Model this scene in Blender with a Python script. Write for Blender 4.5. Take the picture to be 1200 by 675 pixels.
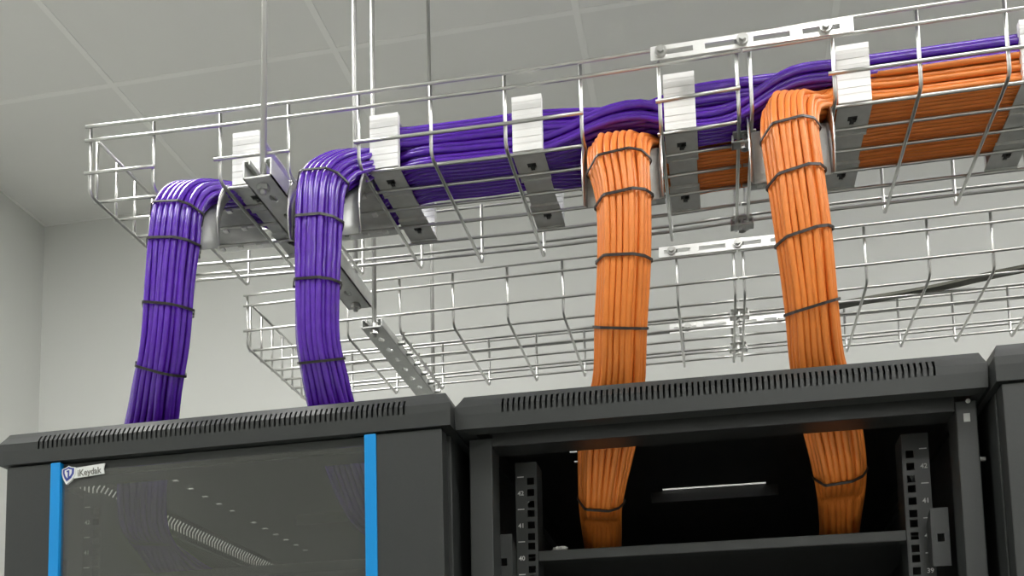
import bpy, bmesh, math, random
import numpy as np
from mathutils import Matrix, Vector
random.seed(4)
for o in list(bpy.data.objects): bpy.data.objects.remove(o)
scene = bpy.context.scene
C = scene.collection

# ------------------------------------------------------------------ camera
CAM = Vector((0.8431, -1.3094, 1.5706)); YAW, PITCH, ROLL = .1967, .1192, -.0211
def cam_axes():
    r = Vector((math.cos(YAW), math.sin(YAW), 0)); f = Vector((-math.sin(YAW), math.cos(YAW), 0)); u = Vector((0, 0, 1))
    f, u = f*math.cos(PITCH) + u*math.sin(PITCH), u*math.cos(PITCH) - f*math.sin(PITCH)
    r, u = r*math.cos(ROLL) + u*math.sin(ROLL), u*math.cos(ROLL) - r*math.sin(ROLL)
    return r, u, f
cd = bpy.data.cameras.new('camera'); cam = bpy.data.objects.new('camera', cd); C.objects.link(cam)
_r, _u, _f = cam_axes()
M = Matrix((( _r.x, _u.x, -_f.x, CAM.x), (_r.y, _u.y, -_f.y, CAM.y), (_r.z, _u.z, -_f.z, CAM.z), (0, 0, 0, 1)))
cam.matrix_world = M
cd.sensor_width = 36; cd.lens = 1278.79/1200*36
cd.shift_x = (600-589.3)/1200; cd.shift_y = (758.7-337.5)/1200     # the photograph is the upper part of a taller frame
cd.clip_start = .05
scene.camera = cam

# ------------------------------------------------------------------ world, exposure (the room is lit by its ceiling panels)
w = bpy.data.worlds.new('world'); scene.world = w; w.use_nodes = True
w.node_tree.nodes['Background'].inputs[0].default_value = (.8, .85, .9, 1)
w.node_tree.nodes['Background'].inputs[1].default_value = .2
scene.view_settings.view_transform = 'Standard'; scene.view_settings.look = 'None'
scene.view_settings.gamma = 1; scene.view_settings.use_curve_mapping = False
scene.view_settings.exposure = 0.0
PANEL_STRENGTH = 21.5

# ------------------------------------------------------------------ materials
MATS = {}
def mat(name, col, rough=.5, metal=0., spec=.5, noise=None, bump=None, emit=None, coat=0):
    m = bpy.data.materials.new(name); m.use_nodes = True; nt = m.node_tree; b = nt.nodes['Principled BSDF']
    b.inputs['Base Color'].default_value = (*col, 1); b.inputs['Roughness'].default_value = rough
    b.inputs['Metallic'].default_value = metal; b.inputs['Specular IOR Level'].default_value = spec
    b.inputs['Coat Weight'].default_value = coat
    tc = nt.nodes.new('ShaderNodeTexCoord')
    if noise:                                   # (scale, amount)
        n = nt.nodes.new('ShaderNodeTexNoise'); n.inputs['Scale'].default_value = noise[0]; n.inputs['Detail'].default_value = 4
        nt.links.new(tc.outputs['Object'], n.inputs['Vector'])
        mx = nt.nodes.new('ShaderNodeMix'); mx.data_type = 'RGBA'
        a = noise[1]
        mx.inputs[6].default_value = (*[c*(1-a) for c in col], 1); mx.inputs[7].default_value = (*[min(1, c*(1+a)) for c in col], 1)
        nt.links.new(n.outputs['Fac'], mx.inputs[0]); nt.links.new(mx.outputs[2], b.inputs['Base Color'])
    if bump:                                    # (scale, strength, distance)
        n = nt.nodes.new('ShaderNodeTexNoise'); n.inputs['Scale'].default_value = bump[0]; n.inputs['Detail'].default_value = 2
        nt.links.new(tc.outputs['Object'], n.inputs['Vector'])
        bp = nt.nodes.new('ShaderNodeBump'); bp.inputs['Strength'].default_value = bump[1]; bp.inputs['Distance'].default_value = bump[2]
        nt.links.new(n.outputs['Fac'], bp.inputs['Height']); nt.links.new(bp.outputs['Normal'], b.inputs['Normal'])
    if emit:
        b.inputs['Emission Color'].default_value = (*emit[0], 1); b.inputs['Emission Strength'].default_value = emit[1]
    MATS[name] = m; return m
mat('wall', (.68, .69, .66), .6, noise=(1.5, .03), bump=(300, .05, .001))
mat('ceiling', (.82, .82, .79), .7, noise=(2, .03), bump=(250, .08, .001))
mat('grid_bar', (.89, .89, .86), .5)
mat('floor', (.52, .52, .50), .35, noise=(6, .05))
mat('galv', (.58, .58, .56), .30, metal=1., noise=(60, .12))
mat('galv_dull', (.60, .61, .59), .42, metal=.35, noise=(80, .15), bump=(120, .05, .001))
mat('rod', (.52, .52, .50), .45, metal=.9, bump=(900, .3, .0006))
mat('white_alu', (.92, .92, .90), .35, noise=(30, .03))
mat('steel_black', (.034, .037, .036), .40, noise=(400, .12), bump=(900, .12, .0004))
mat('steel_inner_shade', (.026, .0275, .027), .42, noise=(300, .12), bump=(900, .1, .0004))  # darker copy of steel_black; on the front lintel it stands in for shadow
mat('blue_trim', (.0, .26, .66), .35)
mat('purple', (.100, .015, .42), .20, noise=(90, .25), bump=(420, .40, .0012), coat=.5)
mat('orange', (.80, .232, .036), .42, noise=(60, .10), bump=(350, .12, .0006))
mat('tie_black', (.030, .026, .026), .35)
mat('print_white', (.62, .63, .61), .5)
mat('badge_white', (.72, .74, .72), .35)
mat('badge_grey', (.16, .16, .14), .4)
mat('badge_blue', (.035, .055, .30), .35)
mat('olive', (.13, .13, .10), .5, noise=(30, .1))
mat('scrap', (.75, .75, .73), .5)
mat('lamp', (.9, .9, .9), .4, emit=((1, .99, .965), PANEL_STRENGTH))
def glass_mat():
    m = bpy.data.materials.new('tinted_glass'); m.use_nodes = True; nt = m.node_tree
    nt.nodes.remove(nt.nodes['Principled BSDF']); out = nt.nodes['Material Output']
    t = nt.nodes.new('ShaderNodeBsdfTransparent'); t.inputs[0].default_value = (.88, .89, .87, 1)
    d = nt.nodes.new('ShaderNodeBsdfDiffuse'); d.inputs[0].default_value = (.30, .31, .285, 1)
    g = nt.nodes.new('ShaderNodeBsdfGlossy'); g.inputs['Roughness'].default_value = .12
    fr = nt.nodes.new('ShaderNodeFresnel'); fr.inputs[0].default_value = 1.5
    a = nt.nodes.new('ShaderNodeMixShader'); a.inputs[0].default_value = .17
    nt.links.new(t.outputs[0], a.inputs[1]); nt.links.new(d.outputs[0], a.inputs[2])
    b = nt.nodes.new('ShaderNodeMixShader'); nt.links.new(fr.outputs[0], b.inputs[0])
    nt.links.new(a.outputs[0], b.inputs[1]); nt.links.new(g.outputs[0], b.inputs[2]); nt.links.new(b.outputs[0], out.inputs[0])
    MATS['glass'] = m
glass_mat()

# ------------------------------------------------------------------ helpers
def tag(o, label=None, cat=None, group=None, kind=None):
    for k, v in (('label', label), ('category', cat), ('group', group), ('kind', kind)):
        if v: o[k] = v
    return o
def thing(name, loc, label, cat, group=None):
    o = bpy.data.objects.new(name, None); C.objects.link(o); o.location = loc; o.empty_display_size = .02
    return tag(o, label, cat, group)
def chain(o):
    v = Vector(o.location)
    return v if not o.parent else v + chain(o.parent)
def link(name, me, m, parent=None, smooth=False):
    """link a mesh given in world coordinates; its origin stays at the parent's"""
    me.materials.clear(); me.materials.append(MATS[m])
    if smooth: me.polygons.foreach_set('use_smooth', [True]*len(me.polygons))
    o = bpy.data.objects.new(name, me); C.objects.link(o)
    if parent:
        o.parent = parent; me.transform(Matrix.Translation(-chain(parent)))
    return o
class MB:
    def __init__(s): s.v = []; s.f = []
    def add(s, v, f):
        n = len(s.v); s.v += [tuple(p) for p in v]; s.f += [tuple(i+n for i in q) for q in f]; return s
    def box(s, x0, x1, y0, y1, z0, z1, ch=0):
        v = [(x, y, z) for x in (x0, x1) for y in (y0, y1) for z in (z0, z1)]
        return s.add(v, [(0, 1, 3, 2), (4, 6, 7, 5), (0, 4, 5, 1), (2, 3, 7, 6), (0, 2, 6, 4), (1, 5, 7, 3)])
    def tube(s, pts, r, n=8, cap=True):
        v, f = tube_np(np.array(pts, float), r, n, cap); return s.add(v, f)
    def cyl(s, a, b, r, n=12):
        return s.tube([a, b], r, n)
    def prism(s, poly, axis, a, b):
        """extrude a 2-D polygon along an axis from a to b; poly is in the other two axes in order"""
        n = len(poly); v = []
        for t in (a, b):
            for p in poly:
                q = list(p); q.insert(axis, t); v.append(q)
        f = [tuple(range(n)), tuple(range(2*n-1, n-1, -1))] + [(i, i+n, (i+1) % n+n, (i+1) % n) for i in range(n)]
        return s.add(v, f)
    def mesh(s, name):
        me = bpy.data.meshes.new(name); me.from_pydata(s.v, [], s.f); me.validate()
        bm = bmesh.new(); bm.from_mesh(me); bmesh.ops.recalc_face_normals(bm, faces=bm.faces); bm.to_mesh(me); bm.free()
        return me
    def build(s, name, m, parent=None, smooth=False, bevel=0):
        o = link(name, s.mesh(name), m, parent, smooth)
        if bevel:
            b = o.modifiers.new('bevel', 'BEVEL'); b.width = bevel; b.segments = 2; b.limit_method = 'ANGLE'
        return o
def tube_np(P, r, n=8, cap=True, ref=None):
    T = np.gradient(P, axis=0); T /= np.linalg.norm(T, axis=1)[:, None]+1e-12
    if ref is None:
        mean = np.abs(T).max(axis=0); ref = np.zeros(3); ref[int(np.argmin(mean))] = 1.
    ref = np.asarray(ref, float)
    A = np.cross(T, ref); A /= np.linalg.norm(A, axis=1)[:, None]+1e-12
    B = np.cross(T, A)
    ang = np.arange(n)*2*np.pi/n
    V = P[:, None, :] + r*(np.cos(ang)[None, :, None]*A[:, None, :] + np.sin(ang)[None, :, None]*B[:, None, :])
    m = len(P); V = V.reshape(-1, 3); F = []
    for i in range(m-1):
        for j in range(n):
            k = (j+1) % n; F.append((i*n+j, i*n+k, (i+1)*n+k, (i+1)*n+j))
    if cap: F.append(tuple(range(n-1, -1, -1))); F.append(tuple(range((m-1)*n, m*n)))
    return V.tolist(), F
def sheet(name, ts, ss, hole, fmap, m, parent, thick=.0012, smooth=False):
    """a sheet-metal face: grid of cells (ts x ss) without the holes, mapped to 3-D and given thickness"""
    idx = {}; V = []; F = []
    def vi(i, j):
        if (i, j) not in idx: idx[(i, j)] = len(V); V.append(tuple(fmap(i, j, ts[i], ss[j])))
        return idx[(i, j)]
    for i in range(len(ts)-1):
        for j in range(len(ss)-1):
            if hole(i, j, (ts[i]+ts[i+1])/2, (ss[j]+ss[j+1])/2): continue
            F.append((vi(i, j), vi(i+1, j), vi(i+1, j+1), vi(i, j+1)))
    me = bpy.data.meshes.new(name); me.from_pydata(V, [], F)
    o = link(name, me, m, parent, smooth)
    s = o.modifiers.new('solidify', 'SOLIDIFY'); s.thickness = thick; s.offset = 0
    return o
def rect_plate(name, x0, x1, y0, y1, z, holes, m, parent, thick=.0012):
    xs = sorted({x0, x1, *[h[0] for h in holes], *[h[1] for h in holes]}); ys = sorted({y0, y1, *[h[2] for h in holes], *[h[3] for h in holes]})
    return sheet(name, xs, ys, lambda i, j, a, b: any(h[0] < a < h[1] and h[2] < b < h[3] for h in holes), lambda i, j, a, b: (a, b, z), m, parent, thick)
def spline(K, step=.012):
    """centripetal-like Catmull-Rom through the key points"""
    K = np.array(K, float); K = np.vstack([2*K[0]-K[1], K, 2*K[-1]-K[-2]])
    t = np.concatenate([[0], np.cumsum(np.linalg.norm(np.diff(K, axis=0), axis=1)**.5+1e-9)])
    out = []
    for i in range(1, len(K)-2):
        L = np.linalg.norm(K[i+1]-K[i]); n = max(2, int(L/step)); u = np.linspace(t[i], t[i+1], n, endpoint=False)[:, None]
        t0, t1, t2, t3 = t[i-1:i+3]; p0, p1, p2, p3 = K[i-1:i+3]
        A1 = (t1-u)/(t1-t0)*p0+(u-t0)/(t1-t0)*p1; A2 = (t2-u)/(t2-t1)*p1+(u-t1)/(t2-t1)*p2; A3 = (t3-u)/(t3-t2)*p2+(u-t2)/(t3-t2)*p3
        B1 = (t2-u)/(t2-t0)*A1+(u-t0)/(t2-t0)*A2; B2 = (t3-u)/(t3-t1)*A2+(u-t1)/(t3-t1)*A3
        out.append((t2-u)/(t2-t1)*B1+(u-t1)/(t2-t1)*B2)
    out.append(K[-2][None]); return np.vstack(out)

# ------------------------------------------------------------------ the room
H = 3.36; RX0, RY1 = -1.22, 1.66; NT = 9; TS = .6; RX1, RY0 = RX0+NT*TS, RY1-NT*TS
def struct(name, mb, m): return tag(mb.build(name, m), kind='structure')
struct('floor', MB().box(RX0, RX1, RY0, RY1, -.05, 0), 'floor')
struct('wall_left', MB().box(RX0-.1, RX0, RY0, RY1+.1, 0, H+.06), 'wall')
struct('wall_back', MB().box(RX0, RX1, RY1, RY1+.1, 0, H+.06), 'wall')
struct('wall_right', MB().box(RX1, RX1+.1, RY0, RY1+.1, 0, H+.06), 'wall')
struct('wall_front', MB().box(RX0, RX1, RY0-.1, RY0, 0, H+.06), 'wall')
ceil = struct('ceiling', MB().box(RX0, RX1, RY0, RY1, H+.03, H+.06), 'ceiling')
LAMPS = {(1, 2), (5, 2), (1, 4), (4, 4), (7, 4), (4, 8)}
tile_me = None
for i in range(NT):
    for j in range(NT):
        if (i, j) in LAMPS: continue
        x0, y0 = RX0+i*TS, RY1-(j+1)*TS
        if tile_me is None:
            tile_me = MB().box(.003, TS-.003, .003, TS-.003, 0, .02).mesh('ceiling_tile'); tile_me.materials.append(MATS['ceiling'])
        o = bpy.data.objects.new('ceiling_tile', tile_me); C.objects.link(o); o.parent = ceil; o.location = (x0, y0, H)
for k in range(NT+1):
    x = RX0+k*TS; y = RY1-k*TS; hw = .008
    MB().box(max(RX0, x-hw), min(RX1, x+hw), RY0, RY1, H-.0015, H+.004).build('grid_bar', 'grid_bar', ceil)
    MB().box(RX0, RX1, max(RY0, y-hw), min(RY1, y+hw), H-.0012, H+.004).build('grid_bar', 'grid_bar', ceil)
for (i, j) in sorted(LAMPS):
    x0, y0 = RX0+i*TS, RY1-(j+1)*TS
    where = 'above the cable trays' if j == 2 else ('over the aisle in front of the cabinets' if j == 4 else 'beside the far aisle wall')
    t = thing('ceiling_light', (x0+TS/2, y0+TS/2, H), 'square white recessed ceiling light panel '+where, 'light', 'recessed ceiling light panels '+where)
    fr = MB()
    for b in ((0, TS, 0, .02), (0, TS, TS-.02, TS), (0, .02, .02, TS-.02), (TS-.02, TS, .02, TS-.02)):
        fr.box(x0+b[0]+.009, x0+b[1]-.009, y0+b[2]+.009 if b[2] == 0 else y0+b[2], y0+b[3]-.009 if b[3] == TS else y0+b[3], H, H+.02)
    fr.build('frame', 'grid_bar', t)
    MB().box(x0+.02, x0+TS-.02, y0+.02, y0+TS-.02, H+.006, H+.018).build('diffuser', 'lamp', t)

# ------------------------------------------------------------------ wire mesh trays
Z0 = 2.39; TW = .313; WR = .0025
BW = [.027+.0517*i for i in range(6)]                 # base wires
SW = [.1, .079, .030]                                 # side wires
sx = [0, .1, .2, .3, .4, .5, .6, .7, .8, .9, 1.01, 1.2, 1.4, 2.3]; sz = [.008, .0045, .0015, -.0005, -.002, -.0035, -.005, -.005, -.004, -.001, .001, .001, 0, 0]
def sag(x): return float(np.interp(x, sx, sz))
def tray(y0, z0, x0, x1, crosses, label, group, end, cuts, use_sag):
    root = thing('wire_mesh_tray', (x0, y0, z0), label, 'cable tray', group)
    dz = sag if use_sag else (lambda x: 0.)
    def xs(a, b): return [a+(b-a)*i/max(1, int((b-a)/.05)) for i in range(max(1, int((b-a)/.05))+1)]
    def lw(name, a, b, y, z):
        if b-a > .01: MB().tube([(x, y, z+dz(x)) for x in xs(a, b)], WR, 8).build(name, 'galv', root, True)
    for x in crosses:
        c = .009; q = z0+dz(x)
        P = [(x, y0, q+.1), (x, y0, q+.055), (x, y0, q+c), (x, y0+.0025, q+.0035), (x, y0+c, q), (x, y0+TW/2, q), (x, y0+TW-c, q), (x, y0+TW-.0025, q+.0035), (x, y0+TW, q+c), (x, y0+TW, q+.1)]
        MB().tube(P, WR, 8).build('cross_wire', 'galv', root, True)
    for z in SW:
        for yy, front in ((y0-.0045, True), (y0+TW+.0045, False)):
            segs = [(x0-.003, x1)]
            if front and z == .030:
                for a, b in cuts: segs = [s for (p, q) in segs for s in ((p, min(q, a)), (max(p, b), q)) if s[1]-s[0] > .004]
            for a, b in segs: lw('side_wire', a, b, yy, z0+z)
    for i, y in enumerate(BW):
        segs = [(x0-.004, x1)]
        if i == 0:
            for a, b in cuts: segs = [s for (p, q) in segs for s in ((p, min(q, a)), (max(p, b), q)) if s[1]-s[0] > .004]
        for a, b in segs: lw('base_wire', a, b, y0+y, z0+.0042)
    if end:
        q = z0+dz(x0)
        for y in BW: MB().tube([(x0-.004, y0+y, q+.002), (x0-.004, y0+y, q+.096)], WR, 8).build('end_wire', 'galv', root, True)
        MB().tube([(x0+.0005, y0+BW[0]-.004, q+.093), (x0+.0005, y0+BW[-1]+.004, q+.093)], WR, 8).build('end_rail', 'galv', root, True)
    return root
TA = [.1*i for i in range(9)]+[.897]; TB = [.913+.1*i for i in range(13)]
CUT = [(.103, .193), (.303, .395), (.702, .795), (.9, 1.006)]
tray(0, Z0, 0, .902, [.0025]+TA[1:], 'wire mesh cable tray section with a closed mesh end, holding the purple cables', 'front wire mesh tray sections', True, CUT, True)
tray(0, Z0, .908, 2.12, TB, 'wire mesh cable tray section past the splice, full of orange and purple cables', 'front wire mesh tray sections', False, [(.9, 1.006)], True)
T2Y, T2Z = .5213, 2.381
tray(T2Y, T2Z, 0, .902, [.0025]+TA[1:], 'empty wire mesh cable tray section with a closed end, behind the loaded tray', 'rear wire mesh tray sections', True, [], False)
tray(T2Y, T2Z, .908, 2.12, TB, 'wire mesh cable tray section with one flat olive cable, behind the loaded tray', 'rear wire mesh tray sections', False, [], False)

# ------------------------------------------------------------------ strut channels and threaded rods (two trapeze hangers)
def oval(cx, cy, a, b, n=12): return [(cx+a*math.cos(2*math.pi*k/n), cy+b*math.sin(2*math.pi*k/n)) for k in range(n)]
def strut(x0, x1, y0, y1, z0, z1, label):
    t = thing('strut_channel', ((x0+x1)/2, y0, z0), label, 'bracket', 'strut channel hangers under the trays')
    holes = []; y = y0+.055
    while y < y1-.02: holes.append(y); y += .05
    xm = (x0+x1)/2
    mb = MB()                                          # floor of the channel: cells around oval slots, both faces
    cuts = [y0]+[h+.025 for h in holes[:-1]]+[y1]
    V, F = [], []
    for k, h in enumerate(holes):
        a, b = cuts[k], cuts[k+1]; n = 12
        ring = oval(xm, h, .0055, .010, n)
        outer = []
        for (px, py) in ring:
            dx, dy = px-xm, py-h
            sxx = ((x1-xm)/abs(dx)) if abs(dx) > 1e-9 else 1e9
            syy = (((b-h) if dy > 0 else (h-a))/abs(dy)) if abs(dy) > 1e-9 else 1e9
            s_ = min(sxx, syy); outer.append((xm+dx*s_, h+dy*s_))
        base = len(V)
        V += [(p[0], p[1], z0) for p in ring]+[(p[0], p[1], z0) for p in outer]
        F += [(base+i, base+(i+1) % n, base+n+(i+1) % n, base+n+i) for i in range(n)]
        cb = len(V); V += [(x0, a, z0), (x1, a, z0), (x1, b, z0), (x0, b, z0)]
        def near(i): return V[base+n+i]
        for ci in range(4):                             # fill the four corners
            c = V[cb+ci]
            for i in range(n):
                p, q = near(i), near((i+1) % n)
                if (abs(p[0]-c[0]) < 1e-6 and abs(q[1]-c[1]) < 1e-6) or (abs(p[1]-c[1]) < 1e-6 and abs(q[0]-c[0]) < 1e-6):
                    F.append((base+n+i, base+n+(i+1) % n, cb+ci))
    me = bpy.data.meshes.new('channel_floor'); me.from_pydata(V, [], F)
    bm = bmesh.new(); bm.from_mesh(me); bmesh.ops.remove_doubles(bm, verts=bm.verts, dist=1e-6); bmesh.ops.recalc_face_normals(bm, faces=bm.faces); bm.to_mesh(me); bm.free()
    o = link('channel_floor', me, 'galv_dull', t); s = o.modifiers.new('solidify', 'SOLIDIFY'); s.thickness = .002; s.offset = 0
    for xa, d in ((x0, 1), (x1, -1)):                   # side walls with in-turned, toothed lips
        mb = MB(); pr_ = [(xa, z0-.001), (xa+d*.002, z0-.001), (xa+d*.002, z1-.002), (xa+d*.008, z1-.002), (xa+d*.008, z1-.006), (xa+d*.0098, z1-.006), (xa+d*.0098, z1), (xa, z1)]
        mb.add([(p[0], y, p[1]) for y in (y0, y1) for p in pr_], [tuple(range(8)), tuple(range(15, 7, -1))]+[(i, i+8, (i+1) % 8+8, (i+1) % 8) for i in range(8)])
        mb.build('channel_wall', 'galv_dull', t)
    return t
strut(.257, .297, -.05, .365, 2.360, 2.3845, 'perforated strut channel under the loaded tray between the purple bundles')
strut(.252, .290, .445, .875, 2.361, 2.3755, 'perforated strut channel under the empty rear tray')
def rod(x, y, zb, label):
    t = thing('threaded_rod', (x, y, zb-.012), label, 'rod', 'threaded hanger rods')
    MB().tube([(x, y, zb-.014), (x, y, H)], .0042, 10).build('rod', 'rod', t, True)
    for za, zc in ((zb-.009, zb-.002), (zb+.0025, zb+.010)):
        MB().tube([(x, y, za), (x, y, zc)], .0085, 6).build('nut', 'galv', t)
    return t
rod(.277, -.030, 2.360, 'threaded steel rod in front of the loaded tray, beside the first white cable clamp')
rod(.276, .345, 2.360, 'threaded steel rod hanging behind the loaded tray, at the rear end of its strut')
rod(.272, .458, 2.361, 'threaded steel rod at the front end of the rear tray strut')
rod(.272, .860, 2.361, 'threaded steel rod behind the empty rear tray')
# strut to wire clips
for k, (x, y, z) in enumerate([(.293, T2Y+b, T2Z) for b in BW]):
    t = thing('wire_clip', (x, y, z), 'small steel hook clip holding a wire of the rear tray to its strut', 'clip', 'hook clips on the rear strut')
    MB().tube([(x+.006, y-.006, z-.012), (x+.006, y-.006, z+.006), (x+.006, y+.002, z+.010), (x+.006, y+.006, z+.004)], .0016, 6).build('hook', 'galv', t, True)
    MB().cyl((x-.003, y-.004, z-.012), (x+.010, y-.004, z-.012), .0045, 6).build('bolt', 'galv', t)

# ------------------------------------------------------------------ splice plates and splice clips at the joint
def splice(x0, x1, y, z, bolts, label, face=-1):
    t = thing('splice_plate', ((x0+x1)/2, y, z-.009), label, 'plate', 'slotted splice plates')
    L = x1-x0; sl = [(x0+L*(.035+.24*k), x0+L*(.215+.24*k)) for k in range(4)]
    xs_ = sorted({x0, x1, *[a for s in sl for a in s]}); zs_ = [z-.0095, z-.0035, z+.0035, z+.0095]
    sheet('plate', xs_, zs_, lambda i, j, a, b: j == 1 and any(s[0] < a < s[1] for s in sl), lambda i, j, a, b: (a, y, b), 'galv_bright', t, .002)
    for bx in bolts:
        b = MB().tube([(bx, y+face*.001, z), (bx, y+face*.006, z)], .0075, 12).tube([(bx, y+face*.006, z), (bx, y+face*.010, z)], .0045, 6)
        b.build('bolt', 'galv', t)
mat('galv_bright', (.80, .80, .78), .38, metal=.75, noise=(60, .08))
splice(.791, 1.038, -.0085, 2.4742+.004, (.804, .905, 1.005), 'slotted splice plate with three bolts on the loaded tray side')
splice(.771, 1.020, T2Y-.0085, T2Z+.0895, (.793, .905, .99), 'slotted splice plate on the near side of the empty rear tray')
splice(.774, 1.020, T2Y+TW+.0085-.013, T2Z+.0815, (.81, .905, .99), 'slotted splice plate on the far side of the empty rear tray')
def clip(x, y, z, label, group):
    t = thing('splice_clip', (x, y, z-.008), label, 'clip', group)
    MB().box(x-.017, x+.017, y-.009, y+.009, z-.0065, z-.0040).build('jaw', 'galv', t, bevel=.0008)
    MB().box(x-.015, x+.015, y-.008, y+.008, z+.0075, z+.010).build('jaw', 'galv', t, bevel=.0008)
    for s in (-1, 1): MB().box(x+s*.0155-.0012, x+s*.0155+.0012, y-.009, y+.009, z-.0065, z+.004).build('ear', 'galv', t)
    MB().tube([(x, y, z-.013), (x, y, z+.013)], .0028, 8).tube([(x, y, z-.013), (x, y, z-.0065)], .006, 6).build('bolt', 'galv', t)
clip(.905, .065, Z0, 'small bolted clip at the splice, under the cables of the loaded tray', 'splice clips')
clip(.905, .285, Z0, 'small bolted clip at the splice, on the loaded tray edge facing the rear tray', 'splice clips')
clip(.905, .600, T2Z, 'small bolted clip at the rear tray splice, on the loaded tray side', 'splice clips')
clip(.905, .755, T2Z, 'small bolted clip at the rear tray splice, on the wall side', 'splice clips')

# ------------------------------------------------------------------ cable clamps standing in the loaded tray
CLX = [.205, .406, .604, .804, 1.020, 1.236]
CLN = ['beside the first purple bundle', 'right beside the second purple bundle', 'alone between the second purple and first orange bundle',
       'between the first orange bundle and the splice', 'right beside the second orange bundle', 'past both orange bundles']
LZ = Z0+.0075                                            # tops of the base wires
def clamp(x, where):
    w_ = .040; s = sag(x); zb = LZ+s; y0, y1 = .030, .232
    t = thing('cable_clamp', (x+w_/2, .13, zb), 'white-fronted stacked metal cable clamp '+where, 'clamp', 'cable clamps along the loaded tray')
    # channel-shaped base with two notched feet, seen from below
    MB().box(x+.001, x+w_-.001, y0+.002, y1-.002, zb+.001, zb+.0035).build('base_bar', 'galv_dull', t)
    for (a, b) in ((y0, y0+.068), (y1-.068, y1)):
        hx = x+w_/2; hy = (a+b)/2
        hol = [(hx-.006, hx+.006, hy-.009, hy+.003), (hx-.003, hx+.003, hy+.003, hy+.011)]
        rect_plate('foot_plate', x-.001, x+w_+.001, a, b, zb-.0005, hol, 'galv_dull', t, .0015)
        MB().box(hx-.009, hx+.009, hy-.012, hy+.013, zb+.0006, zb+.0010).build('insert', 'steel_inner_shade', t)
        MB().tube([(hx+.002, hy, zb-.003), (hx+.002, hy, zb+.002)], .0028, 6).build('screw', 'steel_inner_shade', t)
        for q in (a+.002, b-.002): MB().box(x-.001, x+w_+.001, q-.0015, q+.0015, zb-.003, zb+.001).build('fold', 'galv_dull', t)
    # front and rear uprights: four stacked grooved blocks each
    for ya, yb in ((y0-.002, y0+.008), (y1-.010, y1)):
        for k in range(4):
            za = zb+.002+k*.0195; e = 1 if ya < .1 else -1
            prof = [(ya, za), (yb, za), (yb, za+.0187), (ya, za+.0187), (ya, za+.0115), (ya+.0004, za+.0105), (ya+.0004, za+.0085), (ya, za+.0075)]
            mb = MB().prism([(p[0], p[1]) for p in prof], 0, x, x+w_)
            mb.build('block', 'white_alu' if e == 1 else 'galv_dull', t)
    MB().box(x+.004, x+w_-.004, y0+.006, y1-.006, zb+.0790, zb+.0815).build('top_bar', 'galv_dull', t)
for x, n in zip(CLX, CLN): clamp(x, n)

# ------------------------------------------------------------------ cable drop-outs (curved plates that carry the bundles over the tray edge)
XB = [.147, .350, .749, .958]
def dropout(xb, where):
    hw = .0465; t = thing('cable_dropout', (xb, .08, Z0), 'curved steel drop-out plate under the '+where, 'bracket', 'drop-out plates under the bundles')
    s = sag(xb); z = LZ+s
    prof = [(.208, z+.001), (.13, z+.001), (.078, z+.001)]
    for k in range(1, 9):
        a = math.pi/2*k/8; prof.append((.078-.066*math.sin(a), z+.001-.085*(1-math.cos(a))))
    prof.append((.012, z-.098))
    xs_ = [xb-hw, xb, xb+hw]; ss = list(range(len(prof)))
    sheet('curved_plate', xs_, ss, lambda *a: False, lambda i, j, a, b: (a, prof[j][0], prof[j][1]), 'galv_dull', t, .0015, True)
    for sd in (-1, 1):                                   # side cheeks that stand out past the plate
        x = xb+sd*hw; P = prof[2:]; out = []
        for k, (yy, zz) in enumerate(P):
            f = k/(len(P)-1); h = .026*math.sin(math.pi*min(1, .12+f*.80))
            out.append((yy-h*(.35+.65*f), zz+h*(1-f)*.9))
        mb = MB(); n = len(P)
        mb.add([(x, p[0], p[1]) for p in P]+[(x+sd*.004, p[0], p[1]) for p in out], [(i, i+1, n+i+1, n+i) for i in range(n-1)])
        me = mb.mesh('cheek'); o = link('cheek', me, 'galv', t, True); sm = o.modifiers.new('solidify', 'SOLIDIFY'); sm.thickness = .0018; sm.offset = 0
    for y in BW[1:4]:
        for k in range(3):
            x = xb-.030+k*.030
            MB().box(x-.004, x+.004, y-.004, y+.004, Z0+s-.0022, Z0+s+.0012).build('tab', 'galv_bright', t, bevel=.001)
for xb, n in zip(XB, ('first purple bundle, nearest the closed tray end', 'second purple bundle', 'first orange bundle', 'second orange bundle')): dropout(xb, n)

# ------------------------------------------------------------------ cable bundles
CR = .0041; PT = .0083; LP = .0079                       # cable radius, lane pitch, layer pitch
ZB = LZ+.0038+CR
NC = 48
def grid(n_l, y0, count, z0=0.):
    """count cable seats, layer by layer, in lanes from y0 backwards"""
    out = []
    for q in range(count):
        k, i = divmod(q, n_l); out.append((y0+PT*(i+(.5 if k % 2 else 0)), ZB+z0+LP*k, i, k))
    return out
# hex packed bundle cross-section, 48 cables
def section():
    pts = []
    for r_ in range(-9, 10):
        for c_ in range(-9, 10):
            pts.append(((c_+(.5 if r_ % 2 else 0))*.00845, r_*.0075))
    pts.sort(key=lambda p: (p[0]/.0355)**2+(p[1]/.030)**2+1e-4*p[0]); return pts[:NC]
SEC = section()
def match(seats):
    """pair cross-section places with tray seats: outer places <-> upper seats, right-hand places <-> front lanes"""
    order = sorted(range(NC), key=lambda q: (round(seats[q][1], 4), seats[q][0]))
    sec = sorted(SEC, key=lambda p: -p[1])               # p[1] > 0 is the inner side (towards the drop-out)
    res = [None]*NC; n = 8
    for g in range(0, NC, n):
        so = sorted(order[g:g+n], key=lambda q: seats[q][0]); ss_ = sorted(sec[g:g+n], key=lambda p: -p[0])
        for q, p in zip(so, ss_): res[q] = p
    return res
rg = random.Random(7)
def jit(a): return rg.uniform(-a, a)
XE = 2.10
BND = {}
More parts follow.
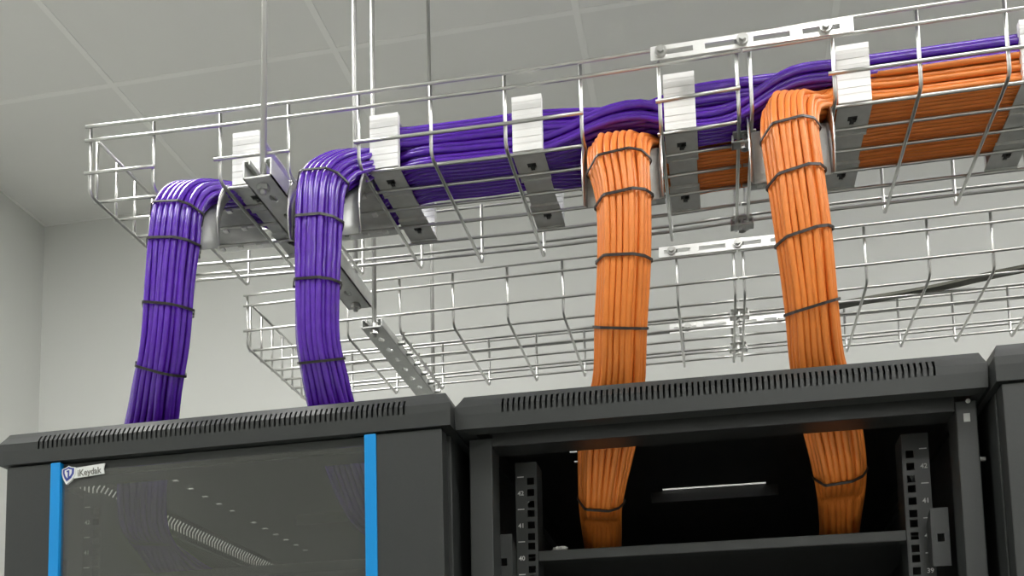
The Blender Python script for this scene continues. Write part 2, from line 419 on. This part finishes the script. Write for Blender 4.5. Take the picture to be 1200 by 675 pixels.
def bundle(name, m, runs, crest, hang, ties, label, group):
    """runs: list of (x, seats) from the far right to the drop-out; crest, hang: (x, y, z, width scale, tilt) centres"""
    t = thing(name, (hang[-1][0], hang[-1][1], hang[-1][2]), label, 'cable bundle', group)
    sec = match(runs[-1][1])
    cen = crest+hang
    Cn = np.array([c[:3] for c in cen]); Tn = np.gradient(Cn, axis=0); Tn[0] = Cn[1]-Cn[0]; Tn[0] = Tn[0]
    Tn /= np.linalg.norm(Tn, axis=1)[:, None]
    frames = []
    for c, tt in zip(cen, Tn):
        u = np.array([1, 0, 0.])-tt*tt[0]; u /= np.linalg.norm(u); v = np.cross(u, tt)
        if v[1] < 0 and v[2] > -.3 and abs(tt[2]) > .5: v = -v
        if abs(tt[2]) <= .5 and v[2] > 0: v = -v             # inner side looks down on the crest, back on the hang
        frames.append((np.array(c[:3]), u, v, c[3], c[4]))
    for q in range(NC):
        K = []
        for (x, seats) in runs[:-1]:
            K.append((x+jit(.002), seats[q][0]+jit(.0008), seats[q][1]+sag(x)+jit(.0005)))
        xl, seats = runs[-1]; K.append((xl+jit(.003), seats[q][0], seats[q][1]+sag(xl)))
        a, b = sec[q]
        for n_, (c, u, v, sw, sv) in enumerate(frames):
            p = c+u*a*sw+v*b*sv+np.array([jit(.0009), jit(.0009), 0]); K.append(tuple(p))
        P = spline(K, .013)
        V, F = tube_np(P, CR, 8, True, ref=(1, -1, 1))
        me = bpy.data.meshes.new('cable'); me.from_pydata(V, [], F)
        link('cable', me, m, t, True)
    # cable ties
    zc = np.array([f[0][2] for f in frames])
    for (z, tilt) in ties:
        for i in range(len(frames)-1):
            if frames[i][0][2] >= z >= frames[i+1][0][2] and i >= 1: break
        f = (frames[i][0][2]-z)/(frames[i][0][2]-frames[i+1][0][2]+1e-9)
        lin = lambda a, b: a+(b-a)*f
        Pc = spline([fr[0] for fr in frames], .004); c = Pc[int(np.argmin(np.abs(Pc[:, 2]-z)))]
        u = lin(frames[i][1], frames[i+1][1]); v = lin(frames[i][2], frames[i+1][2]); u /= np.linalg.norm(u); v /= np.linalg.norm(v)
        sw = lin(frames[i][3], frames[i+1][3]); sv = lin(frames[i][4], frames[i+1][4])
        ax = np.cross(u, v); ax /= np.linalg.norm(ax)
        mb = MB(); n = 48; ring = []; gap = CR+.0011
        for k in range(n):
            th = 2*math.pi*k/n; ca, sa = math.cos(th), math.sin(th)
            ex = max(SEC, key=lambda p: p[0]*sw*ca+p[1]*sv*sa)
            px = ex[0]*sw+gap*ca; py = ex[1]*sv+gap*sa
            o_ = c+u*px+v*py+ax*(tilt*px)
            nn = u*ca+v*sa
            for (dr, dz_) in ((0, -.0017), (.0013, -.0017), (.0013, .0017), (0, .0017)): ring.append(o_+nn*dr+ax*dz_)
        F = []
        for k in range(n):
            k2 = (k+1) % n
            for j in range(4): F.append((k*4+j, k2*4+j, k2*4+(j+1) % 4, k*4+(j+1) % 4))
        mb.add(ring, F); tie = mb.build('cable_tie', 'tie_black', t)
        hp = c+u*(max(p[0] for p in SEC)*sw*.6)+v*(max(p[1] for p in SEC)*sv+CR+.002)+ax*tilt*.02
        MB().box(hp[0]-.003, hp[0]+.003, hp[1]-.0035, hp[1]+.0035, hp[2]-.003, hp[2]+.003).build('tie_head', 'tie_black', tie, bevel=.0008)
    return t
def order_by(seats, key): return sorted(seats, key=key)
# seats in the tray, as the stack changes along its length
left1 = grid(14, .085, NC)                                   # first purple bundle alone
A = grid(12, .042, 96)                                       # both purple bundles, tall and narrow
A1, A2 = A[:48], A[48:96]
Bq = grid(24, .038, 96, .024)                                # lifted over the first orange bundle
front = grid(6, .038, 48); backtop = grid(12, .095, 48, .032)
D = grid(24, .038, 96, .035)                                # on top of all orange
def pick(block, src):                                        # keep lanes and layers in order to limit crossings
    so = sorted(range(len(src)), key=lambda q: (src[q][2], src[q][3])); bo = sorted(block, key=lambda p: (p[2], p[3]))
    res = [None]*len(src)
    for a, b in zip(so, bo): res[a] = b
    return res
allA = A[:96]
Bm = pick(Bq, allA)
fidx = sorted(range(96), key=lambda q: (allA[q][2], allA[q][3]))           # nearer lanes drop down in front, the others ride on top
Cm = [None]*96
for idxs, blk in ((fidx[:48], front), (fidx[48:], backtop)):
    for q, s_ in zip(idxs, pick(blk, [allA[q] for q in idxs])): Cm[q] = s_
Dm = pick(D, allA)
L1 = pick(left1, A1)
def pr1(off): return [(XE, Dm[off:off+48]), (1.55, Dm[off:off+48]), (1.15, Dm[off:off+48]), (1.03, Dm[off:off+48]), (.965, Dm[off:off+48]), (.89, Cm[off:off+48]), (.835, Cm[off:off+48]), (.775, Bm[off:off+48]), (.735, Bm[off:off+48]), (.64, A[off:off+48]), (.55, A[off:off+48]), (.46, A[off:off+48])]
O2r = grid(20, .038, 100); O_back = [s for s in O2r if s[0] > .119][:48]; O_front = [s for s in O2r if s[0] <= .119+.003][:48]
while len(O_back) < 48: O_back.append((O_back[-1][0]+.002, O_back[-1][1], 20, 5))
while len(O_front) < 48: O_front.append((O_front[-1][0]-.002, O_front[-1][1], 20, 5))
mid3 = pick(grid(13, .101, NC), O_back)
S = 1.0
# (x, y, z, width scale, depth scale)
crest1 = [(.172, .062, 2.410, 1.10, .60), (.151, .014, 2.384, 1.05, .78)]
hang1 = [(.145, -.013, 2.345, 1.0, .9), (.142, -.015, 2.308, 1.0, 1.0), (.136, -.013, 2.248, .95, 1.0), (.125, -.004, 2.169, .90, 1.0), (.104, .016, 2.118, .92, 1.0), (.082, .042, 2.079, .98, 1.0), (.056, .068, 2.035, 1.0, .95), (.030, .115, 1.95, .95, .95), (.020, .20, 1.915, .90, .85), (.020, .32, 1.902, .85, .8), (.022, .62, 1.900, .85, .8)]
bundle('purple_cable_bundle', 'purple', pr1(0)+[(.385, L1), (.30, L1), (.235, L1)], crest1, hang1, [(2.343, .0), (2.296, 0), (2.211, 0), (2.134, 0)],
       'bundle of purple network cables dropping out nearest the closed tray end', 'purple cable bundles')
crest2 = [(.386, .050, 2.419, 1.0, .80), (.362, .014, 2.388, .95, .90)]
hang2 = [(.352, -.012, 2.355, .90, .95), (.349, -.015, 2.306, .86, 1.0), (.346, -.012, 2.225, .82, 1.0), (.342, .001, 2.149, .78, 1.0), (.343, .021, 2.109, .82, 1.0), (.344, .042, 2.076, .86, 1.0), (.350, .068, 2.035, .92, .95), (.372, .115, 1.95, .95, .95), (.392, .20, 1.915, .90, .85), (.400, .32, 1.902, .85, .8), (.400, .62, 1.900, .85, .8)]
bundle('purple_cable_bundle', 'purple', pr1(48)+[(.415, A2)], crest2, hang2, [(2.358, .1), (2.304, 0), (2.221, 0), (2.126, 0)],
       'bundle of purple network cables curving down beside the strut hanger', 'purple cable bundles')
crest3 = [(.751, .058, 2.399, 1.14, .58), (.746, .016, 2.372, 1.10, .72)]
hang3 = [(.746, -.010, 2.334, 1.04, .88), (.751, -.015, 2.289, .92, 1.0), (.748, -.010, 2.202, .87, 1.0), (.740, .008, 2.133, .85, 1.0), (.731, .046, 2.070, .9, 1.0), (.715, .080, 2.024, 1.02, .9), (.696, .13, 1.941, .78, .9), (.688, .20, 1.912, .70, .85), (.68, .31, 1.901, .70, .8), (.675, .62, 1.899, .75, .8)]
bundle('orange_cable_bundle', 'orange', [(XE, O_back), (1.5, O_back), (1.10, O_back), (.98, O_back), (.915, mid3), (.86, mid3), (.815, mid3)], crest3, hang3, [(2.332, .10), (2.281, .10), (2.206, .0), (2.130, 0), (1.941, 0)],
       'bundle of orange network cables dropping before the splice plate', 'orange cable bundles')
crest4 = [(.985, .050, 2.412, 1.0, .65), (.962, .010, 2.390, .95, .80)]
hang4 = [(.956, -.012, 2.350, .90, .9), (.959, -.015, 2.295, .90, 1.0), (.965, -.011, 2.219, .88, 1.0), (.972, .010, 2.131, .82, 1.0), (.978, .044, 2.073, .88, 1.0), (.992, .080, 2.023, .95, .9), (1.006, .122, 1.956, .86, .9), (1.012, .20, 1.914, .72, .85), (1.018, .31, 1.901, .70, .8), (1.022, .62, 1.899, .75, .8)]
bundle('orange_cable_bundle', 'orange', [(XE, O_front), (1.5, O_front), (1.10, O_front), (1.035, O_front)], crest4, hang4, [(2.342, .18), (2.284, .14), (2.212, .14), (2.130, .12), (1.953, 0)],
       'bundle of orange network cables dropping past the splice plate', 'orange cable bundles')

# flat cable lying in the rear tray
fz = T2Z+.009
t = MB()
ctr = [(1.00, .652), (1.10, .622), (1.23, .597), (1.37, .553), (1.60, .545), (2.0, .56)]
Pc = spline([(x, y, fz) for x, y in ctr], .03); V = []; F = []
for k, p in enumerate(Pc):
    hw = .011; V += [(p[0]-.003, p[1]-hw, fz-.001), (p[0]+.003, p[1]+hw, fz-.001), (p[0]+.003, p[1]+hw, fz+.004), (p[0]-.003, p[1]-hw, fz+.004)]
for k in range(len(Pc)-1): F += [(k*4+j, (k+1)*4+j, (k+1)*4+(j+1) % 4, k*4+(j+1) % 4) for j in range(4)]
F += [(0, 1, 2, 3), tuple(len(V)-4+j for j in (3, 2, 1, 0))]
tag(t.add(V, F).build('flat_cable', 'olive'), 'flat olive cable lying loose in the rear wire tray', 'cable')

# ------------------------------------------------------------------ server cabinets
W = .6135; DEP = 1.0
def text_mesh(s, size, thick=.0002):
    cu = bpy.data.curves.new('t', 'FONT'); cu.body = s; cu.size = size; cu.extrude = thick; cu.align_x = 'CENTER'; cu.offset = size*.018; cu.resolution_u = 2
    ob = bpy.data.objects.new('t', cu); C.objects.link(ob); bpy.context.view_layer.update()
    me = bpy.data.meshes.new_from_object(ob.evaluated_get(bpy.context.evaluated_depsgraph_get())); bpy.data.objects.remove(ob); return me
DIG = {n: text_mesh(str(n), .0085) for n in (39, 40, 41, 42)}
def cabinet(x0, yf, zt, tilt, door, label, openings, side=(.17, .93), hol_rows=(-.203, .203), flare=(.010, .010), body_front=.025):
    x1 = x0+W; yb = yf+DEP; xm = (x0+x1)/2
    root = thing('server_cabinet', (xm, yf+DEP/2, 0), label, 'cabinet', 'server cabinets in the row')
    before = set(bpy.data.objects)
    # --- roof pan: flat plate with vent holes and cable openings, sloped slotted edges all round
    holes = [(a, b, yf+c, yf+d) for a, b, c, d in openings]
    for r_ in hol_rows:
        for g in range(2):
            for k in range(6):
                y = yf+.214+g*.347+k*.0512; holes.append((xm+r_-.0055, xm+r_+.0055, y-.005, y+.005))
    if door == 'none': holes.append((xm-.085, xm+.085, yf+.512, yf+.527))
    rect_plate('roof_panel', x0, x1, yf, yb, zt, holes, 'steel_black', root, .0014)
    MB().box(xm-.105, xm+.105, yf+.528, yf+.60, zt-.020, zt-.001).build('fan_tray', 'steel_inner_shade', root)
    prof = [(0, 0), (.004, .007), (.010, .016), (.010, .026), (.009, .044), (-.012, .045)]   # outwards, down
    prof[2] = (.010, .016)
    def lip(name, L, end0, end1, pos, slot0, slot1, pitch, sw):
        ts = [0.]; n = int((slot1-slot0)/pitch)
        slots = [(slot0+k*pitch, slot0+k*pitch+sw) for k in range(n+1)] if n else []
        for a, b in slots: ts += [a, b]
        ts.append(L)
        return sheet(name, ts, list(range(len(prof))), lambda i, j, a, b: j in (1, 2) and any(p < a < q for p, q in slots),
                     lambda i, j, a, b: pos(a - (end0*prof[j][0]/.010 if i == 0 else 0) + (end1*prof[j][0]/.010 if i == len(ts)-1 else 0), prof[j]), 'steel_black', root, .0012)
    f0, f1 = flare
    lip('front_grille', W, f0, f1, lambda a, p: (x0+a, yf-p[0], zt-p[1]), .050, .562, .00690, .0027)
    lip('rear_lip', W, f0, f1, lambda a, p: (x0+a, yb+p[0], zt-p[1]), .050, .050, .1, .0027)
    MB().box(x0+.004, x1-.004, yf+.012, yf+.0135, zt-.034, zt-.0005).build('added_slot_baffle', 'steel_inner_shade', root)  # added dark plate behind the slots so no light shows through them
    lip('side_grille', DEP, .010, .010, lambda a, p: (x0-p[0]*f0/.010, yf+a, zt-p[1]), side[0], side[1], .0113, .0050)
    lip('side_grille', DEP, .010, .010, lambda a, p: (x1+p[0]*f1/.010, yf+a, zt-p[1]), side[0], side[1], .0113, .0050)
    # --- frame
    ys = yf+body_front; zl = zt-.047
    MB().box(x0+.0305, x1-.0245, ys, ys+.045, zl-.012, zl+.010).build('lintel', 'steel_inner_shade', root, bevel=.001)  # front lintel in the darker steel: shadow under the lip put into colour
    MB().box(x0+.002, x1-.002, yb-.05, yb-.005, zl-.03, zl+.010).build('lintel', 'steel_black', root)
    for xa, xb_ in ((x0, x0+.030), (x1-.024, x1)):
        MB().box(xa, xb_, ys, ys+.045, .03, zl).build('post', 'steel_black', root, bevel=.0015)
        MB().box(xa, xb_, yb-.05, yb-.005, .03, zl).build('post', 'steel_inner_shade', root)
    for xa in (x0+.001, x1-.0022): MB().box(xa, xa+.0012, ys+.046, yb-.052, .05, zl+.008).build('side_panel', 'steel_black', root)
    MB().box(x0+.031, x1-.025, yb-.02, yb-.012, .05, zl-.03).build('rear_panel', 'steel_inner_shade', root)
    MB().box(x0, x1, ys, yb-.005, .0, .05).build('plinth', 'steel_inner_shade', root)
    # --- 19-inch rails with square holes and unit marks, shelf
    ry = yf+.108
    for sd in (-1, 1):
        c0, c1 = (x0+.0445, x0+.0725) if sd < 0 else (x1-.0725, x1-.041)
        hx = c1-.0075 if sd < 0 else c0+.0085
        zs_ = []; top = zt-.078
        U = .04445; z = top
        for k in range(9):
            for dz_ in (.0064, .0222, .0381): zs_.append(z-dz_)
            z -= U
        cells = sorted({top+.02, .1, *[q+.0048 for q in zs_], *[q-.0048 for q in zs_]})
        sheet('rack_rail', [c0, hx-.0048, hx+.0048, c1], cells, lambda i, j, a, b: i == 1 and any(abs(b-q) < .0047 for q in zs_), lambda i, j, a, b: (a, ry, b), 'steel_black', root, .0018)
        xe = c1 if sd < 0 else c0
        MB().box(xe-.0009, xe+.0009, ry, ry+.045, .1, top+.02).build('rail_return', 'steel_black', root)
        mx = c0+.007 if sd < 0 else c1-.007
        for k in range(5):
            MB().box(mx-.0045, mx+.0045, ry-.0014, ry-.0010, top-k*U-.0006, top-k*U+.0006).build('unit_mark', 'print_white', root)
            if k < 4:
                me = DIG[42-k].copy(); me.transform(Matrix.Translation((mx+.0, ry-.0012, top-k*U-U/2-.003)) @ Matrix.Rotation(math.pi/2, 4, 'X'))
                link('unit_number', me, 'print_white', root)
    zr = zt-.180
    MB().box(x0+.0725, x1-.0725, ry+.002, ry+.028, zr-.014, zr).build('shelf_front', 'steel_black', root, bevel=.0015)
    MB().box(x0+.050, x1-.050, ry+.0285, ry+.66, zr-.004, zr-.002).build('shelf_deck', 'steel_inner_shade', root)
    # --- latch keeps on the posts
    for sd in (-1, 1):
        cx = x0+.034 if sd < 0 else x1-.040
        z1_, z0_ = zt-.163, zt-.235
        mb = MB(); xs_ = [cx-.010, cx-.004, cx+.004, cx+.010]; zz = [z0_, z1_-.042, z1_-.032, z1_]
        sheet('latch_keep', xs_, zz, lambda i, j, a, b: i == 1 and j == 1, lambda i, j, a, b: (a, ys+.048, b), 'steel_black', root, .0015)
        sg = 1 if sd < 0 else -1; xi = cx+sg*.010
        mb = MB().prism([(ys+.048, z1_), (ys+.048, z0_), (ys+.075, z0_+.012), (ys+.075, z1_-.014)], 0, xi-.0008, xi+.0008); mb.build('latch_side', 'steel_black', root)
    if door == 'none':
        MB().tube([(x1-.001, ys+.012, zt-.116), (x1+.008, ys+.012, zt-.116)], .0028, 8).build('hinge_pin', 'galv', root)
        MB().tube([(x1-.0095, ys-.0015, zt-.031-.017), (x1-.0095, ys+.001, zt-.031-.017)], .0028, 8).build('screw', 'galv_dull', root)
        MB().box(x1-.0155, x1-.0085, ys-.0012, ys+.001, zt-.073, zt-.063).build('sticker', 'print_white', root)
    else:
        dy = yf-.006; dz1 = zl+.0005; dz0 = .06; th = .026
        xs0, xs1 = x0+.068, x1-.0895                      # outer edges of the blue strips
        d = MB().box(x0+.001, xs0+.001, dy, dy+th, dz0, dz1).box(xs1-.001, x1-.004, dy, dy+th, dz0, dz1).box(xs0, xs1, dy+.006, dy+th, dz1-.012, dz1).box(xs0, xs1, dy+.004, dy+th, dz0, dz0+.06)
        dr = d.build('door', 'steel_black', root, bevel=.0012)
        MB().box(xs0+.0135, xs1-.0145, dy+.004, dy+.008, dz0+.06, dz1-.012).build('glass_pane', 'glass', dr)
        MB().box(xs0, xs0+.0145, dy-.0022, dy+.010, dz0, dz1).build('trim_strip', 'blue_trim', dr, bevel=.001)
        MB().box(xs1-.0155, xs1, dy-.0022, dy+.010, dz0, dz1).build('trim_strip', 'blue_trim', dr, bevel=.001)
        if door == 'badge':
            bx, bz = xs0+.0155, 1.9990; fy = dy+.0030
            px_ = lambda u, v: (bx+(u-68)*.00122, bz-(v-541)*.00122-(0))
            sl = .10
            def poly(pts, name, m, y0, y1):
                q = [px_(u, v) for u, v in pts]; q = [(a, b+(a-bx)*sl*0) for a, b in q]
                MB().prism([(a, 0, b)[::2] for a, b in q] if False else [(a, b) for a, b in q], 1, y0, y1).build(name, m, dr)
            poly([(82, 543.5), (119, 541), (117.5, 547), (118.5, 552.5), (82, 555)], 'badge_plate', 'badge_white', fy-.0012, fy+.001)
            sh = [(68, 544), (73, 542.5), (76, 540.5), (79.5, 542), (84.5, 543), (84, 551), (80, 557), (73.5, 561.5), (70, 556), (68, 550)]
            poly(sh, 'badge_shield', 'badge_white', fy-.0022, fy+.001)
            cx_, cy_ = 76.2, 549
            poly([((u-cx_)*.80+cx_, (v-cy_)*.76+cy_-.5) for u, v in sh], 'badge_shield_field', 'badge_blue', fy-.0028, fy)
            poly([((u-cx_)*.52+cx_, (v-cy_)*.50+cy_-.6) for u, v in sh], 'badge_shield_heart', 'badge_white', fy-.0033, fy)
            poly([(74.6, 546.4), (77.6, 546.0), (77.6, 553.2), (75.8, 554), (75.8, 548), (74.6, 548.2)], 'badge_shield_mark', 'badge_blue', fy-.0038, fy)
            me = text_mesh('iKeydak', .0125); me.transform(Matrix.Translation((px_(100.8, 0)[0], fy-.0014, px_(0, 552.4)[1])) @ Matrix.Rotation(-.06, 4, 'Y') @ Matrix.Rotation(math.pi/2, 4, 'X') @ Matrix.Diagonal((.86, 1, 1, 1)))
            link('badge_lettering', me, 'badge_grey', dr)
    # levelling-feet tilt of the whole cabinet, a few millimetres
    if tilt:
        for o in set(bpy.data.objects)-before:
            o.data.transform(Matrix.Translation((0, 0, zt)) @ Matrix.Rotation(-tilt, 4, 'Y') @ Matrix.Translation((0, 0, -zt)))
    return root
opn = lambda xb: (xb-.080, xb+.080, .022, .118)
cabinet(-.0938, -.0227, 2.051, .0054, 'badge', 'dark grey server cabinet with blue-edged glass door, fed by purple bundles', [opn(.062), opn(.352)], flare=(.010, .008))
cabinet(.5398, -.0051, 2.0498, -.0040, 'none', 'dark grey server cabinet standing open with its rack rails showing, fed by orange bundles', [(.64, .80, .017, .112), (.905, 1.07, .017, .112)], side=(.42, .50), flare=(.010, .006))
cabinet(1.167, -.030, 2.046, 0, 'plain', 'dark grey server cabinet right of the open one, mostly out of frame', [], flare=(.005, .010))

# scrap lying on the cross rail of the open cabinet
me = bpy.data.meshes.new('white_scrap'); bm = bmesh.new(); bmesh.ops.create_icosphere(bm, subdivisions=3, radius=1)
for v in bm.verts:
    k = 1+.28*math.sin(7*v.co.x+3*v.co.z)*math.cos(9*v.co.y+2)
    v.co = Vector((v.co.x*.009*k+.002*math.sin(11*v.co.z), v.co.y*.005*k, v.co.z*.0032*k))
    v.co += Vector((.640, .117, 1.8745))
bm.to_mesh(me); bm.free(); tag(link('white_scrap', me, 'scrap'), 'small crumpled white scrap lying on the open cabinet shelf edge', 'scrap')
